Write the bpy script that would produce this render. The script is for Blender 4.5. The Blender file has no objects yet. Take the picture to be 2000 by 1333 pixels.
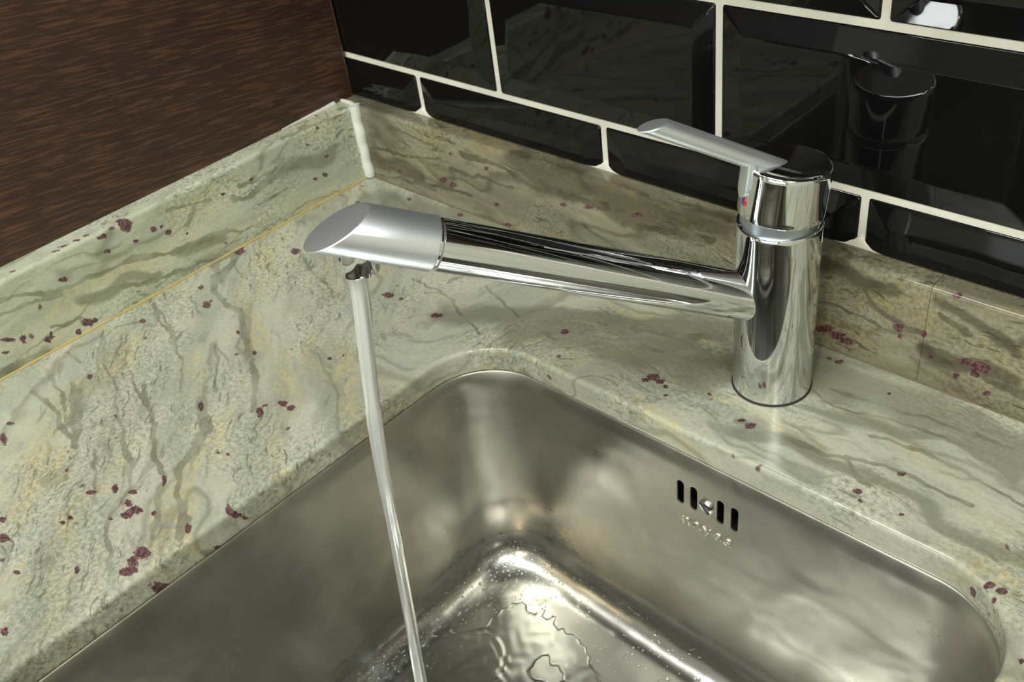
import bpy, bmesh, math, random
import numpy as np
from mathutils import Vector, Matrix

# ------------------------------------------------------------------ camera, world, lights, exposure
SC = bpy.context.scene
COL = SC.collection
cam_d = bpy.data.cameras.new('camera')
cam = bpy.data.objects.new('camera', cam_d)
COL.objects.link(cam)
SC.camera = cam
cam_d.sensor_fit = 'HORIZONTAL'
cam_d.sensor_width = 36.0
cam_d.lens = 34.262
cam_d.clip_start = 0.01
RIGHT = Vector((0.7252365, 0.6777475, -0.1212038)); DOWN = Vector((0.3425744, -0.5079198, -0.7903545)); FWD = Vector((-0.5972226, 0.5316726, -0.6005409))
m = Matrix.Identity(4)
for i in range(3):
    m[i][0] = RIGHT[i]; m[i][1] = -DOWN[i]; m[i][2] = -FWD[i]
m[0][3], m[1][3], m[2][3] = (0.708457, -0.484320, 0.418280)
cam.matrix_world = m
cam_d.dof.use_dof = True
cam_d.dof.focus_distance = 0.56
cam_d.dof.aperture_fstop = 18.0

W = bpy.data.worlds.new('world')
SC.world = W
W.use_nodes = True
W.node_tree.nodes['Background'].inputs[0].default_value = (0.75, 0.82, 0.9, 1)
W.node_tree.nodes['Background'].inputs[1].default_value = 0.25

def area(name, loc, target, size, power, color, sy=None, shape=None):
    l = bpy.data.lights.new(name, 'AREA')
    l.shape = shape or ('RECTANGLE' if sy else 'DISK')
    l.size = size
    if sy:
        l.size_y = sy
    l.energy = power
    l.color = color
    o = bpy.data.objects.new(name, l)
    COL.objects.link(o)
    o.location = loc
    d = Vector(target) - Vector(loc)
    o.rotation_euler = d.to_track_quat('-Z', 'Y').to_euler()
    return o
# kitchen lamps: a cool ceiling panel, an added weaker fill light to the right, downlights, one warm lamp further off
area('ceiling_panel', (0.40, -0.95, 1.58), (0.35, -0.6, 0), 0.9, 31, (0.97, 1.0, 0.94), 0.4)
area('fill_right', (1.45, -0.90, 1.56), (0.3, -0.3, 0), 0.7, 12, (0.98, 1.0, 0.92), 0.45)
area('downlight_near', (0.95, -1.35, 1.585), (0.95, -1.35, 0), 0.12, 4, (1.0, 0.97, 0.9))
area('downlight_mid', (1.6, -1.2, 1.585), (1.6, -1.2, 0), 0.12, 4, (1.0, 0.97, 0.9))
area('front_window', (0.9, -3.15, 0.35), (0.9, 0.0, 0.35), 2.3, 24, (0.86, 0.95, 1.0), 1.0)
area('downlight_warm', (1.3, -2.3, 1.585), (1.3, -2.3, 0), 0.16, 14, (1.0, 0.8, 0.5))

SC.view_settings.view_transform = 'Standard'
SC.view_settings.look = 'None'
SC.view_settings.gamma = 1.0
SC.view_settings.use_curve_mapping = False
SC.view_settings.exposure = 0.07

# ------------------------------------------------------------------ helpers
def tag(o, label=None, cat=None, group=None, kind=None):
    if label: o['label'] = label
    if cat: o['category'] = cat
    if group: o['group'] = group
    if kind: o['kind'] = kind
    return o

def mesh_obj(name, verts, faces, mats, parent=None, smooth=True, sharp=32, matidx=None):
    me = bpy.data.meshes.new(name)
    me.from_pydata([tuple(map(float, v)) for v in verts], [], [tuple(int(i) for i in f) for f in faces])
    if not isinstance(mats, (list, tuple)):
        mats = [mats]
    for k in mats:
        me.materials.append(k)
    if matidx is not None:
        me.polygons.foreach_set('material_index', np.asarray(matidx, dtype=np.int32))
    me.polygons.foreach_set('use_smooth', np.full(len(me.polygons), smooth))
    me.validate()
    me.update()
    if smooth and sharp:
        me.set_sharp_from_angle(angle=math.radians(sharp))
    o = bpy.data.objects.new(name, me)
    COL.objects.link(o)
    if parent:
        o.parent = parent
    return o

def empty(name, loc):
    o = bpy.data.objects.new(name, None)
    o.empty_display_size = 0.02
    COL.objects.link(o)
    o.location = loc
    return o

def box(name, lo, hi, mat, parent=None, bevel=0.0):
    bm = bmesh.new()
    bmesh.ops.create_cube(bm, size=1)
    for v in bm.verts:
        v.co = Vector([(lo[i] + hi[i]) / 2 + v.co[i] * (hi[i] - lo[i]) for i in range(3)])
    if bevel:
        bmesh.ops.bevel(bm, geom=bm.edges[:], offset=bevel, segments=2, affect='EDGES')
    me = bpy.data.meshes.new(name)
    bm.to_mesh(me); bm.free()
    me.materials.append(mat)
    o = bpy.data.objects.new(name, me)
    COL.objects.link(o)
    if parent:
        o.parent = parent
    return o

def loft(rings, cap0=True, cap1=True, closed=True):
    n = len(rings[0])
    vs = [v for r in rings for v in r]
    fs = []
    for k in range(len(rings) - 1):
        a, b = k * n, (k + 1) * n
        for i in range(n if closed else n - 1):
            j = (i + 1) % n
            fs.append((a + i, a + j, b + j, b + i))
    if cap0: fs.append(tuple(range(n - 1, -1, -1)))
    if cap1: fs.append(tuple((len(rings) - 1) * n + i for i in range(n)))
    return vs, fs

def lathe(profile, n=96):
    th = [2 * math.pi * i / n for i in range(n)]
    return loft([[(r * math.cos(a), r * math.sin(a), z) for a in th] for r, z in profile])

# ------------------------------------------------------------------ materials
class NT:
    def __init__(s, name):
        s.m = bpy.data.materials.new(name); s.m.use_nodes = True
        s.t = s.m.node_tree; s.b = s.t.nodes['Principled BSDF']
    def n(s, typ, **kw):
        x = s.t.nodes.new(typ)
        for k, v in kw.items(): setattr(x, k, v)
        return x
    def l(s, a, b): s.t.links.new(a, b)
    def val(s, sock, v):
        if hasattr(v, 'is_linked') or isinstance(v, bpy.types.NodeSocket): s.l(v, sock)
        else: sock.default_value = v
    def math(s, op, a, b=0.0, c=None, clamp=False):
        x = s.n('ShaderNodeMath', operation=op, use_clamp=clamp)
        s.val(x.inputs[0], a); s.val(x.inputs[1], b)
        if c is not None: s.val(x.inputs[2], c)
        return x.outputs[0]
    def noise(s, vec, scale, detail=2, rough=0.5, dist=0.0, out=0):
        x = s.n('ShaderNodeTexNoise')
        if vec is not None: s.l(vec, x.inputs['Vector'])
        x.inputs['Scale'].default_value = scale; x.inputs['Detail'].default_value = detail
        x.inputs['Roughness'].default_value = rough; x.inputs['Distortion'].default_value = dist
        return x.outputs[out]
    def ramp(s, fac, lo, hi, a=0.0, b=1.0):
        x = s.n('ShaderNodeMapRange', interpolation_type='SMOOTHSTEP')
        s.val(x.inputs[0], fac)
        x.inputs[1].default_value = lo; x.inputs[2].default_value = hi
        x.inputs[3].default_value = a; x.inputs[4].default_value = b
        return x.outputs[0]
    def mix(s, fac, a, b, mode='MIX'):
        x = s.n('ShaderNodeMix', data_type='RGBA', blend_type=mode)
        s.val(x.inputs[0], fac)
        for sock, v in ((x.inputs[6], a), (x.inputs[7], b)):
            if isinstance(v, tuple): sock.default_value = (*v, 1) if len(v) == 3 else v
            else: s.l(v, sock)
        return x.outputs[2]
    def mapping(s, vec, rot=(0, 0, 0), scale=(1, 1, 1), loc=(0, 0, 0)):
        x = s.n('ShaderNodeMapping')
        s.l(vec, x.inputs[0]); x.inputs[1].default_value = loc
        x.inputs[2].default_value = rot; x.inputs[3].default_value = scale
        return x.outputs[0]
    def set(s, **kw):
        for k, v in kw.items():
            s.val(s.b.inputs[k.replace('_', ' ')], (*v, 1) if isinstance(v, tuple) and len(v) == 3 else v)

def plain(name, col, rough=0.5, metal=0.0, **kw):
    t = NT(name); t.set(Base_Color=col, Roughness=rough, Metallic=metal, **kw)
    return t.m

def granite(name, rot, stretch, light, mid, dark, olive, rot2=None, stretch2=None, contrast=1.0):
    t = NT(name)
    pos = t.n('ShaderNodeNewGeometry').outputs['Position']
    def warp(scale, amt, det=3):
        w = t.n('ShaderNodeVectorMath', operation='SUBTRACT')
        t.l(t.noise(pos, scale, det, 0.55, out=1), w.inputs[0]); w.inputs[1].default_value = (0.5, 0.5, 0.5)
        w2 = t.n('ShaderNodeVectorMath', operation='SCALE'); t.l(w.outputs[0], w2.inputs[0]); w2.inputs[3].default_value = amt
        w3 = t.n('ShaderNodeVectorMath', operation='ADD'); t.l(pos, w3.inputs[0]); t.l(w2.outputs[0], w3.inputs[1])
        return w3.outputs[0]
    w3 = warp(13, 0.04)
    wp = t.mapping(t.mapping(w3, rot=tuple(-r for r in rot)), scale=stretch)
    if rot2 is not None:                       # the grain of the stone swings round from one leg of the worktop to the other
        wq = t.mapping(t.mapping(w3, rot=tuple(-r for r in rot2)), scale=stretch2)
        sx = t.n('ShaderNodeSeparateXYZ'); t.l(pos, sx.inputs[0])
        mv = t.n('ShaderNodeMix', data_type='VECTOR')
        t.l(t.ramp(t.math('ADD', sx.outputs[0], t.math('MULTIPLY', sx.outputs[1], 0.6)), 0.10, 0.30), mv.inputs[0]); t.l(wp, mv.inputs[4]); t.l(wq, mv.inputs[5])
        wp = mv.outputs[1]
    sm = t.ramp(t.noise(w3, 11, 2, 0.5), 0.42, 0.58)         # smooth pale zones carry less grain
    c = t.mix(t.ramp(t.noise(wp, 20, 4, 0.6), 0.36, 0.64), mid, light)
    c = t.mix(t.ramp(t.noise(wp, 8, 4, 0.6), 0.52, 0.68, 0, 0.7 * contrast), c, dark)
    # ochre, pinkish and blue-grey clouds made of small crystals
    cry = t.noise(pos, 150, 3, 0.7)
    k = t.math('MULTIPLY', t.ramp(t.noise(wp, 17, 3, 0.6), 0.50, 0.66), t.ramp(cry, 0.44, 0.58, 0.15, 0.75))
    c = t.mix(k, c, tuple(a * f for a, f in zip(light, (1.06, 0.92, 0.64))))
    k = t.math('MULTIPLY', t.ramp(t.noise(w3, 24, 3, 0.6), 0.56, 0.70), t.ramp(cry, 0.40, 0.55, 0.6, 0.1))
    c = t.mix(k, c, tuple(a * f for a, f in zip(mid, (0.92, 1.0, 1.20))))
    c = t.mix(t.ramp(t.noise(wp, 33, 3, 0.6), 0.60, 0.74, 0, 0.4), c, tuple(a * f for a, f in zip(mid, (1.05, 0.82, 0.80))))
    # crystal grain
    g = t.noise(pos, 330, 4, 0.7)
    lo = t.mix(sm, (0.70, 0.70, 0.68), (0.93, 0.93, 0.91)); hi = t.mix(sm, (1.20, 1.20, 1.18), (1.05, 1.05, 1.04))
    c = t.mix(1.0, c, t.mix(t.ramp(g, 0.34, 0.66), lo, hi), 'MULTIPLY')
    # short dark dashes between the crystals
    d = t.noise(t.mapping(wp, scale=(0.6, 1.3, 1.3)), 150, 3, 0.65)
    k = t.math('MULTIPLY', t.ramp(d, 0.575, 0.64, 0, 0.68), t.math('SUBTRACT', 1.0, t.math('MULTIPLY', sm, 0.8)))
    c = t.mix(k, c, olive)
    # flowing bundles of fine lines
    for sc, mul, wd, fa, th in ((4.2, 11.0, 0.13, 0.50, 0.44), (9.0, 7.0, 0.12, 0.42, 0.46)):
        f = t.math('FRACT', t.math('MULTIPLY', t.noise(wp, sc, 3, 0.5, 0.3), mul))
        v = t.math('ABSOLUTE', t.math('SUBTRACT', f, 0.5))
        k = t.math('MULTIPLY', t.ramp(v, 0.0, wd, fa * contrast, 0.0), t.ramp(t.noise(w3, sc * 2.6, 2), th, th + 0.13))
        c = t.mix(k, c, olive)
    # darker olive-brown zones: stone colour, mixed with painted shade on the worktop
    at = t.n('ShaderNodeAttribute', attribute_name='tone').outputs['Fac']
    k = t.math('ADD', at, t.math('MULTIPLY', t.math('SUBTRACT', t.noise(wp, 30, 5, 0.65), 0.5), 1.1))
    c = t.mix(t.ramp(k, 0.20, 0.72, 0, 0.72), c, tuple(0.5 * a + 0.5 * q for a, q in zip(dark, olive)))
    # drawn veins
    av = t.n('ShaderNodeAttribute', attribute_name='vein').outputs['Fac']
    n1 = t.math('SUBTRACT', t.noise(pos, 120, 4, 0.7), 0.5)
    k = t.math('ADD', av, t.math('MULTIPLY', n1, 0.8))
    vc = t.mix(t.ramp(t.noise(w3, 40), 0.35, 0.65), olive, tuple(0.55 * a + 0.45 * q for a, q in zip(mid, olive)))
    c = t.mix(t.ramp(k, 0.40, 0.66, 0, 0.68), c, vc)
    # garnet patches
    ag = t.n('ShaderNodeAttribute', attribute_name='garnet').outputs['Fac']
    n2 = t.math('SUBTRACT', t.noise(pos, 260, 3, 0.7), 0.5)
    k = t.math('ADD', ag, t.math('MULTIPLY', n2, 1.0))
    gc = t.mix(t.ramp(t.noise(pos, 420, 2), 0.40, 0.62), (0.050, 0.014, 0.022), (0.16, 0.062, 0.078))
    c = t.mix(t.ramp(k, 0.44, 0.58, 0, 0.92), c, gc)
    # scattered fine garnets and black specks
    vo = t.n('ShaderNodeTexVoronoi'); t.l(w3, vo.inputs['Vector']); vo.inputs['Scale'].default_value = 60
    sel = t.n('ShaderNodeSeparateColor'); t.l(vo.outputs['Color'], sel.inputs[0])
    k = t.math('MULTIPLY', t.ramp(t.math('ADD', vo.outputs['Distance'], t.math('MULTIPLY', n2, 0.25)), 0.06, 0.16, 1, 0), t.math('GREATER_THAN', sel.outputs[0], 0.88))
    c = t.mix(t.math('MULTIPLY', k, 0.85), c, (0.09, 0.03, 0.04))
    t.set(Base_Color=c, Roughness=t.ramp(t.noise(pos, 60, 3), 0.3, 0.7, 0.13, 0.22))
    t.b.inputs['Specular IOR Level'].default_value = 0.45
    bp = t.n('ShaderNodeBump'); bp.inputs['Strength'].default_value = 0.04; bp.inputs['Distance'].default_value = 0.0006
    t.l(g, bp.inputs['Height']); t.l(bp.outputs[0], t.b.inputs['Normal'])
    return t.m

M_counter = granite('granite_worktop', (0, 0, math.radians(-40)), (0.55, 1.7, 1.0), (0.47, 0.475, 0.385), (0.36, 0.375, 0.305), (0.235, 0.245, 0.185), (0.12, 0.12, 0.075),
                    (0, 0, math.radians(-4)), (0.45, 1.9, 1.0), 0.85)
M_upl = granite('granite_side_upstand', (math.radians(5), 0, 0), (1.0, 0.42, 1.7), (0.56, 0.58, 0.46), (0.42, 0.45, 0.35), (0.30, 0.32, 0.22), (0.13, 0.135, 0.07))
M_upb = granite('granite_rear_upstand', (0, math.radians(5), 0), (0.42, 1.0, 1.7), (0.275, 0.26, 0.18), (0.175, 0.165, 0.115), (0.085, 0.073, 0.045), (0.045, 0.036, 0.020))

def steel():
    t = NT('brushed_stainless_steel')
    pos = t.n('ShaderNodeNewGeometry').outputs['Position']
    sep = t.n('ShaderNodeSeparateXYZ'); t.l(pos, sep.inputs[0])
    wet = t.ramp(t.math('ADD', sep.outputs[2], t.math('MULTIPLY', t.noise(pos, 30, 3), 0.03)), -0.188, -0.165, 1, 0)
    sm = t.noise(pos, 15, 4, 0.65, 0.5)
    fine = t.noise(pos, 330, 3, 0.7)
    dry = t.math('ADD', t.ramp(sm, 0.3, 0.7, 0.27, 0.42), t.math('MULTIPLY', t.math('SUBTRACT', fine, 0.5), 0.05))
    r = t.n('ShaderNodeMix', data_type='FLOAT'); t.l(wet, r.inputs[0]); t.l(dry, r.inputs[2]); r.inputs[3].default_value = 0.19
    c = t.mix(t.ramp(t.noise(pos, 9, 4, 0.65), 0.35, 0.65), (0.42, 0.40, 0.345), (0.55, 0.53, 0.46))
    c = t.mix(t.math('MULTIPLY', wet, 0.7), c, (0.50, 0.51, 0.50))
    c = t.mix(t.ramp(fine, 0.30, 0.44, 0.07, 0), c, (0.17, 0.155, 0.12))
    t.set(Base_Color=c, Metallic=0.94, Roughness=r.outputs[0])
    bp = t.n('ShaderNodeBump'); bp.inputs['Strength'].default_value = 0.45; bp.inputs['Distance'].default_value = 0.004
    t.l(t.noise(pos, 19, 2, 0.45, 0.3), bp.inputs['Height'])
    b2 = t.n('ShaderNodeBump'); b2.inputs['Strength'].default_value = 0.025; b2.inputs['Distance'].default_value = 0.0005
    t.l(fine, b2.inputs['Height']); t.l(bp.outputs[0], b2.inputs['Normal'])
    t.l(b2.outputs[0], t.b.inputs['Normal'])
    return t.m
M_steel = steel()

def chrome():
    t = NT('polished_chrome')
    pos = t.n('ShaderNodeNewGeometry').outputs['Position']
    t.set(Base_Color=(0.74, 0.76, 0.785), Metallic=1.0, Roughness=t.ramp(t.noise(pos, 90, 4, 0.7), 0.4, 0.75, 0.035, 0.11))
    return t.m
M_chrome = chrome()
M_satin = plain('satin_metal', (0.78, 0.82, 0.86), 0.44, 0.94)
M_satin_ring = plain('satin_ring', (0.45, 0.50, 0.55), 0.4, 1.0)
M_dark = plain('dark_void', (0.012, 0.012, 0.013), 0.5)
M_red = plain('red_enamel', (0.55, 0.02, 0.02), 0.3)
M_blue = plain('blue_enamel', (0.02, 0.04, 0.30), 0.3)
M_rubber = plain('black_gasket', (0.03, 0.028, 0.025), 0.6)

def tile_mat():
    t = NT('black_glazed_tile')
    pos = t.n('ShaderNodeNewGeometry').outputs['Position']
    t.set(Base_Color=(0.0045, 0.0045, 0.0048), Roughness=0.03)
    t.b.inputs['IOR'].default_value = 1.42
    bp = t.n('ShaderNodeBump'); bp.inputs['Strength'].default_value = 0.05; bp.inputs['Distance'].default_value = 0.004
    t.l(t.noise(pos, 14, 2), bp.inputs['Height']); t.l(bp.outputs[0], t.b.inputs['Normal'])
    return t.m
M_tile = tile_mat()

def grout_mat(name, col):
    t = NT(name)
    pos = t.n('ShaderNodeNewGeometry').outputs['Position']
    n = t.noise(pos, 300, 3, 0.7)
    t.set(Base_Color=t.mix(t.ramp(t.noise(pos, 25, 3), 0.3, 0.7), col, tuple(c * 0.86 for c in col)), Roughness=0.75)
    bp = t.n('ShaderNodeBump'); bp.inputs['Strength'].default_value = 0.3; bp.inputs['Distance'].default_value = 0.0006
    t.l(n, bp.inputs['Height']); t.l(bp.outputs[0], t.b.inputs['Normal'])
    return t.m
M_grout = grout_mat('white_grout', (0.82, 0.80, 0.70))
M_silicone = grout_mat('white_silicone', (0.72, 0.74, 0.66))
M_ochre = grout_mat('yellowed_sealant', (0.50, 0.38, 0.14))
M_gapshade = grout_mat('joint_gap_shade', (0.15, 0.12, 0.06))  # dark olive standing in for shade in a joint gap

def wood():
    t = NT('dark_wenge_laminate')
    pos = t.n('ShaderNodeNewGeometry').outputs['Position']
    a = math.radians(7)
    p = t.mapping(pos, rot=(a, 0, 0))
    st = t.mapping(p, scale=(1, 27, 500))
    st2 = t.mapping(p, scale=(1, 30, 560))
    big = t.mapping(p, scale=(1, 2.2, 9))
    n1 = t.noise(st, 1.0, 2, 0.55, 0.0); n2 = t.noise(st2, 1.0, 2, 0.6); nb = t.noise(big, 1.0, 3, 0.5, 0.2)
    c = t.mix(t.ramp(nb, 0.3, 0.7), (0.038, 0.0185, 0.0130), (0.053, 0.0245, 0.0155))
    c = t.mix(t.ramp(n1, 0.53, 0.61, 0, 0.75), c, (0.110, 0.050, 0.028))
    c = t.mix(t.math('MULTIPLY', t.ramp(n2, 0.55, 0.63, 0, 0.65), t.ramp(nb, 0.35, 0.6, 0.4, 1)), c, (0.135, 0.064, 0.034))
    c = t.mix(t.ramp(n2, 0.28, 0.42, 0.6, 0.0), c, (0.010, 0.007, 0.006))
    t.set(Base_Color=c, Roughness=0.42)
    bp = t.n('ShaderNodeBump'); bp.inputs['Strength'].default_value = 0.15; bp.inputs['Distance'].default_value = 0.0006
    t.l(n1, bp.inputs['Height']); t.l(bp.outputs[0], t.b.inputs['Normal'])
    return t.m
M_wood = wood()
M_edge = plain('panel_edge_band', (0.16, 0.085, 0.045), 0.5)

def water_mat(name, rough, tint=(0.97, 0.99, 0.99), trans=1.0, milk=0.0):
    t = NT(name)
    t.set(Base_Color=tint, Roughness=rough)
    t.b.inputs['IOR'].default_value = 1.333
    t.b.inputs['Transmission Weight'].default_value = trans
    return t.m
M_water = water_mat('clear_water', 0.0)
M_stream = water_mat('aerated_water', 0.12, (0.86, 0.89, 0.88), 0.62)

def wall_mat(name, col):
    t = NT(name)
    pos = t.n('ShaderNodeNewGeometry').outputs['Position']
    t.set(Base_Color=t.mix(t.noise(pos, 3, 3), col, tuple(c * 0.93 for c in col)), Roughness=0.8)
    return t.m
M_paint = wall_mat('painted_plaster', (0.62, 0.62, 0.55))
M_ceil = wall_mat('ceiling_paint', (0.75, 0.76, 0.74))
M_floor = wall_mat('floor_tile_grey', (0.30, 0.27, 0.22))

# ------------------------------------------------------------------ granite marks and shade tones (plane coordinates, metres)
VEINS = {
 'C': [([(0.0058, -0.1575), (0.0215, -0.1760), (0.0186, -0.1916), (0.0393, -0.2050), (0.0663, -0.2096), (0.0882, -0.2077), (0.1085, -0.2214), (0.1343, -0.2353), (0.1685, -0.2521), (0.1946, -0.2720)], 0.00182),
  ([(0.0083, -0.1608), (0.0197, -0.1799), (0.0292, -0.1938)], 0.00347),
  ([(0.1061, -0.2462), (0.1559, -0.2766)], 0.00075),
  ([(0.0095, -0.2435), (0.0393, -0.2556), (0.0643, -0.2597), (0.0900, -0.2684)], 0.00100),
  ([(0.0231, -0.2456), (0.0528, -0.2547), (0.0827, -0.2658)], 0.00060),
  ([(0.1528, -0.2888), (0.1838, -0.3038), (0.1971, -0.3211), (0.2036, -0.3369), (0.2238, -0.3510), (0.2494, -0.3600), (0.2571, -0.3693)], 0.00248),
  ([(0.1006, -0.3047), (0.1230, -0.3158), (0.1498, -0.3223), (0.1640, -0.3341), (0.1816, -0.3424), (0.2031, -0.3469), (0.2219, -0.3643), (0.2431, -0.3798)], 0.00119),
  ([(0.2088, -0.3522), (0.2199, -0.3631), (0.2360, -0.3746)], 0.00191),
  ([(0.1278, -0.3380), (0.1548, -0.3492), (0.1757, -0.3543), (0.1913, -0.3678), (0.2038, -0.3872), (0.2108, -0.3955), (0.2330, -0.4028), (0.2481, -0.4122)], 0.00097),
  ([(0.1259, -0.3374), (0.1026, -0.3308), (0.0900, -0.3191), (0.0529, -0.3102), (0.0184, -0.2937), (0.0123, -0.2769), (0.0271, -0.2653)], 0.00077),
  ([(0.0543, -0.3152), (0.0271, -0.3036), (0.0095, -0.2877)], 0.00079),
  ([(0.0346, -0.3598), (0.0725, -0.3601), (0.1058, -0.3677), (0.1208, -0.3682)], 0.00127),
  ([(0.0542, -0.3369), (0.0913, -0.3554), (0.1208, -0.3682)], 0.00200),
  ([(0.0639, -0.3373), (0.0986, -0.3536), (0.1208, -0.3682)], 0.00090),
  ([(0.0786, -0.3014), (0.0973, -0.3105), (0.1225, -0.3168), (0.1383, -0.3221)], 0.00074),
  ([(0.0904, -0.2682), (0.1102, -0.2767), (0.1299, -0.2913)], 0.00057),
  ([(0.0303, -0.2195), (0.0540, -0.2294)], 0.00062),
  ([(0.0116, -0.3218), (0.0341, -0.3201)], 0.00118),
  ([(0.0327, -0.3446), (0.0578, -0.3485), (0.0777, -0.3551)], 0.00094),
  ([(0.1364, -0.3643), (0.1631, -0.3744), (0.1868, -0.3903)], 0.00083),
  ([(0.2961, -0.0848), (0.3049, -0.0937), (0.3158, -0.0849), (0.3296, -0.0785)], 0.00147),
  ([(0.3023, -0.0918), (0.3180, -0.0957)], 0.00110),
  ([(0.1672, -0.1007), (0.1958, -0.0992), (0.2164, -0.1022), (0.2417, -0.1133), (0.2688, -0.1216)], 0.00078),
  ([(0.2856, -0.1066), (0.2981, -0.1092), (0.3085, -0.1163)], 0.00055),
  ([(0.2279, -0.0742), (0.2604, -0.0854), (0.2759, -0.0906)], 0.00077),
  ([(0.4909, -0.0453), (0.5074, -0.0492), (0.5351, -0.0422), (0.5681, -0.0374), (0.5928, -0.0375)], 0.00062),
  ([(0.4894, -0.0439), (0.4969, -0.0465)], 0.00113),
  ([(0.4661, -0.0940), (0.4872, -0.0931), (0.5174, -0.0899), (0.5336, -0.0861), (0.5550, -0.0978)], 0.00136),
  ([(0.5323, -0.0838), (0.5523, -0.0797), (0.5755, -0.0778), (0.6049, -0.0800)], 0.00087),
  ([(0.5359, -0.0599), (0.5649, -0.0551), (0.5957, -0.0581), (0.6257, -0.0645)], 0.00087),
  ([(0.4964, -0.0361), (0.5282, -0.0316), (0.5672, -0.0266), (0.6053, -0.0259)], 0.00108),
  ([(0.3554, -0.0526), (0.3844, -0.0440), (0.4092, -0.0308)], 0.00250),
  ([(0.3989, -0.0584), (0.4130, -0.0488)], 0.00208),
  ([(0.1103, -0.0186), (0.1430, -0.0189), (0.1751, -0.0138)], 0.00132),
  ([(0.3447, -0.0741), (0.3625, -0.0678), (0.3903, -0.0642)], 0.00142),
  ([(0.0476, -0.1217), (0.0773, -0.1359), (0.1175, -0.1456)], 0.00085),
  ([(-0.0099, -0.0697), (0.0198, -0.0627), (0.0443, -0.0585)], 0.00093),
  ],
 'L': [([(-0.3435, 0.0594), (-0.3050, 0.0436), (-0.2372, 0.0380), (-0.2097, 0.0264), (-0.1824, 0.0233), (-0.1460, 0.0154)], 0.00144),
  ([(-0.2097, 0.0264), (-0.1821, 0.0242), (-0.1598, 0.0200)], 0.00302),
  ([(-0.2028, 0.0632), (-0.1738, 0.0575), (-0.1627, 0.0549)], 0.00084),
  ([(-0.1738, 0.0575), (-0.1795, 0.0516), (-0.1915, 0.0445)], 0.00148),
  ([(-0.1437, 0.0446), (-0.1290, 0.0414), (-0.1054, 0.0451), (-0.0759, 0.0465), (-0.0546, 0.0444), (-0.0339, 0.0439)], 0.00203),
  ([(-0.1349, 0.0532), (-0.1169, 0.0515), (-0.0951, 0.0513)], 0.00110),
  ([(-0.2328, 0.0131), (-0.2638, 0.0235), (-0.2953, 0.0283)], 0.00164),
  ([(-0.3485, 0.0485), (-0.3254, 0.0462), (-0.3036, 0.0390)], 0.00096),
  ([(-0.3689, 0.0036), (-0.3440, 0.0044), (-0.3258, -0.0025)], 0.00196),
  ([(-0.0691, 0.0444), (-0.0524, 0.0419)], 0.00413),
  ([(-0.1242, 0.0300), (-0.0911, 0.0292)], 0.00113),
  ([(-0.3207, 0.0192), (-0.2971, 0.0136)], 0.00080),
  ([(-0.0759, 0.0761), (-0.0429, 0.0728), (-0.0146, 0.0685)], 0.00136),
  ([(-0.2330, 0.0127), (-0.2009, 0.0063), (-0.1608, 0.0024)], 0.00130),
  ],
 'B': [([(0.4644, 0.0645), (0.4818, 0.0638), (0.4957, 0.0604), (0.5072, 0.0609)], 0.00285),
  ([(0.4960, 0.0575), (0.5040, 0.0451), (0.5222, 0.0364), (0.5341, 0.0383)], 0.00126),
  ([(0.5366, 0.0292), (0.5532, 0.0279), (0.5769, 0.0212), (0.5973, 0.0194)], 0.00198),
  ([(0.5435, 0.0537), (0.5623, 0.0491)], 0.00135),
  ([(0.5392, 0.0244), (0.5553, 0.0217)], 0.00155),
  ([(0.0009, 0.0317), (0.0375, 0.0355), (0.0677, 0.0380), (0.1085, 0.0459)], 0.00115),
  ([(0.0585, 0.0098), (0.1014, 0.0165), (0.1409, 0.0201)], 0.00113),
  ([(0.1365, 0.0578), (0.1726, 0.0577), (0.2060, 0.0527)], 0.00188),
  ([(0.0449, 0.0600), (0.0722, 0.0590), (0.1041, 0.0545)], 0.00112),
  ([(0.2282, 0.0543), (0.2592, 0.0496), (0.2897, 0.0542)], 0.00274),
  ([(0.3081, 0.0423), (0.3454, 0.0498), (0.3842, 0.0540)], 0.00219),
  ([(0.2674, 0.0294), (0.2870, 0.0220), (0.2969, 0.0206)], 0.00098),
  ([(-0.0031, 0.0011), (0.0516, 0.0105), (0.0932, 0.0106)], 0.00094),
  ([(0.3239, 0.0727), (0.3591, 0.0707), (0.3963, 0.0740)], 0.00177),
  ([(0.1197, 0.0390), (0.1512, 0.0402), (0.1930, 0.0422)], 0.00128),
  ([(0.1982, 0.0733), (0.2410, 0.0711)], 0.00159),
  ([(0.4666, 0.0344), (0.4879, 0.0347), (0.5089, 0.0313)], 0.00065),
  ],
}
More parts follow.
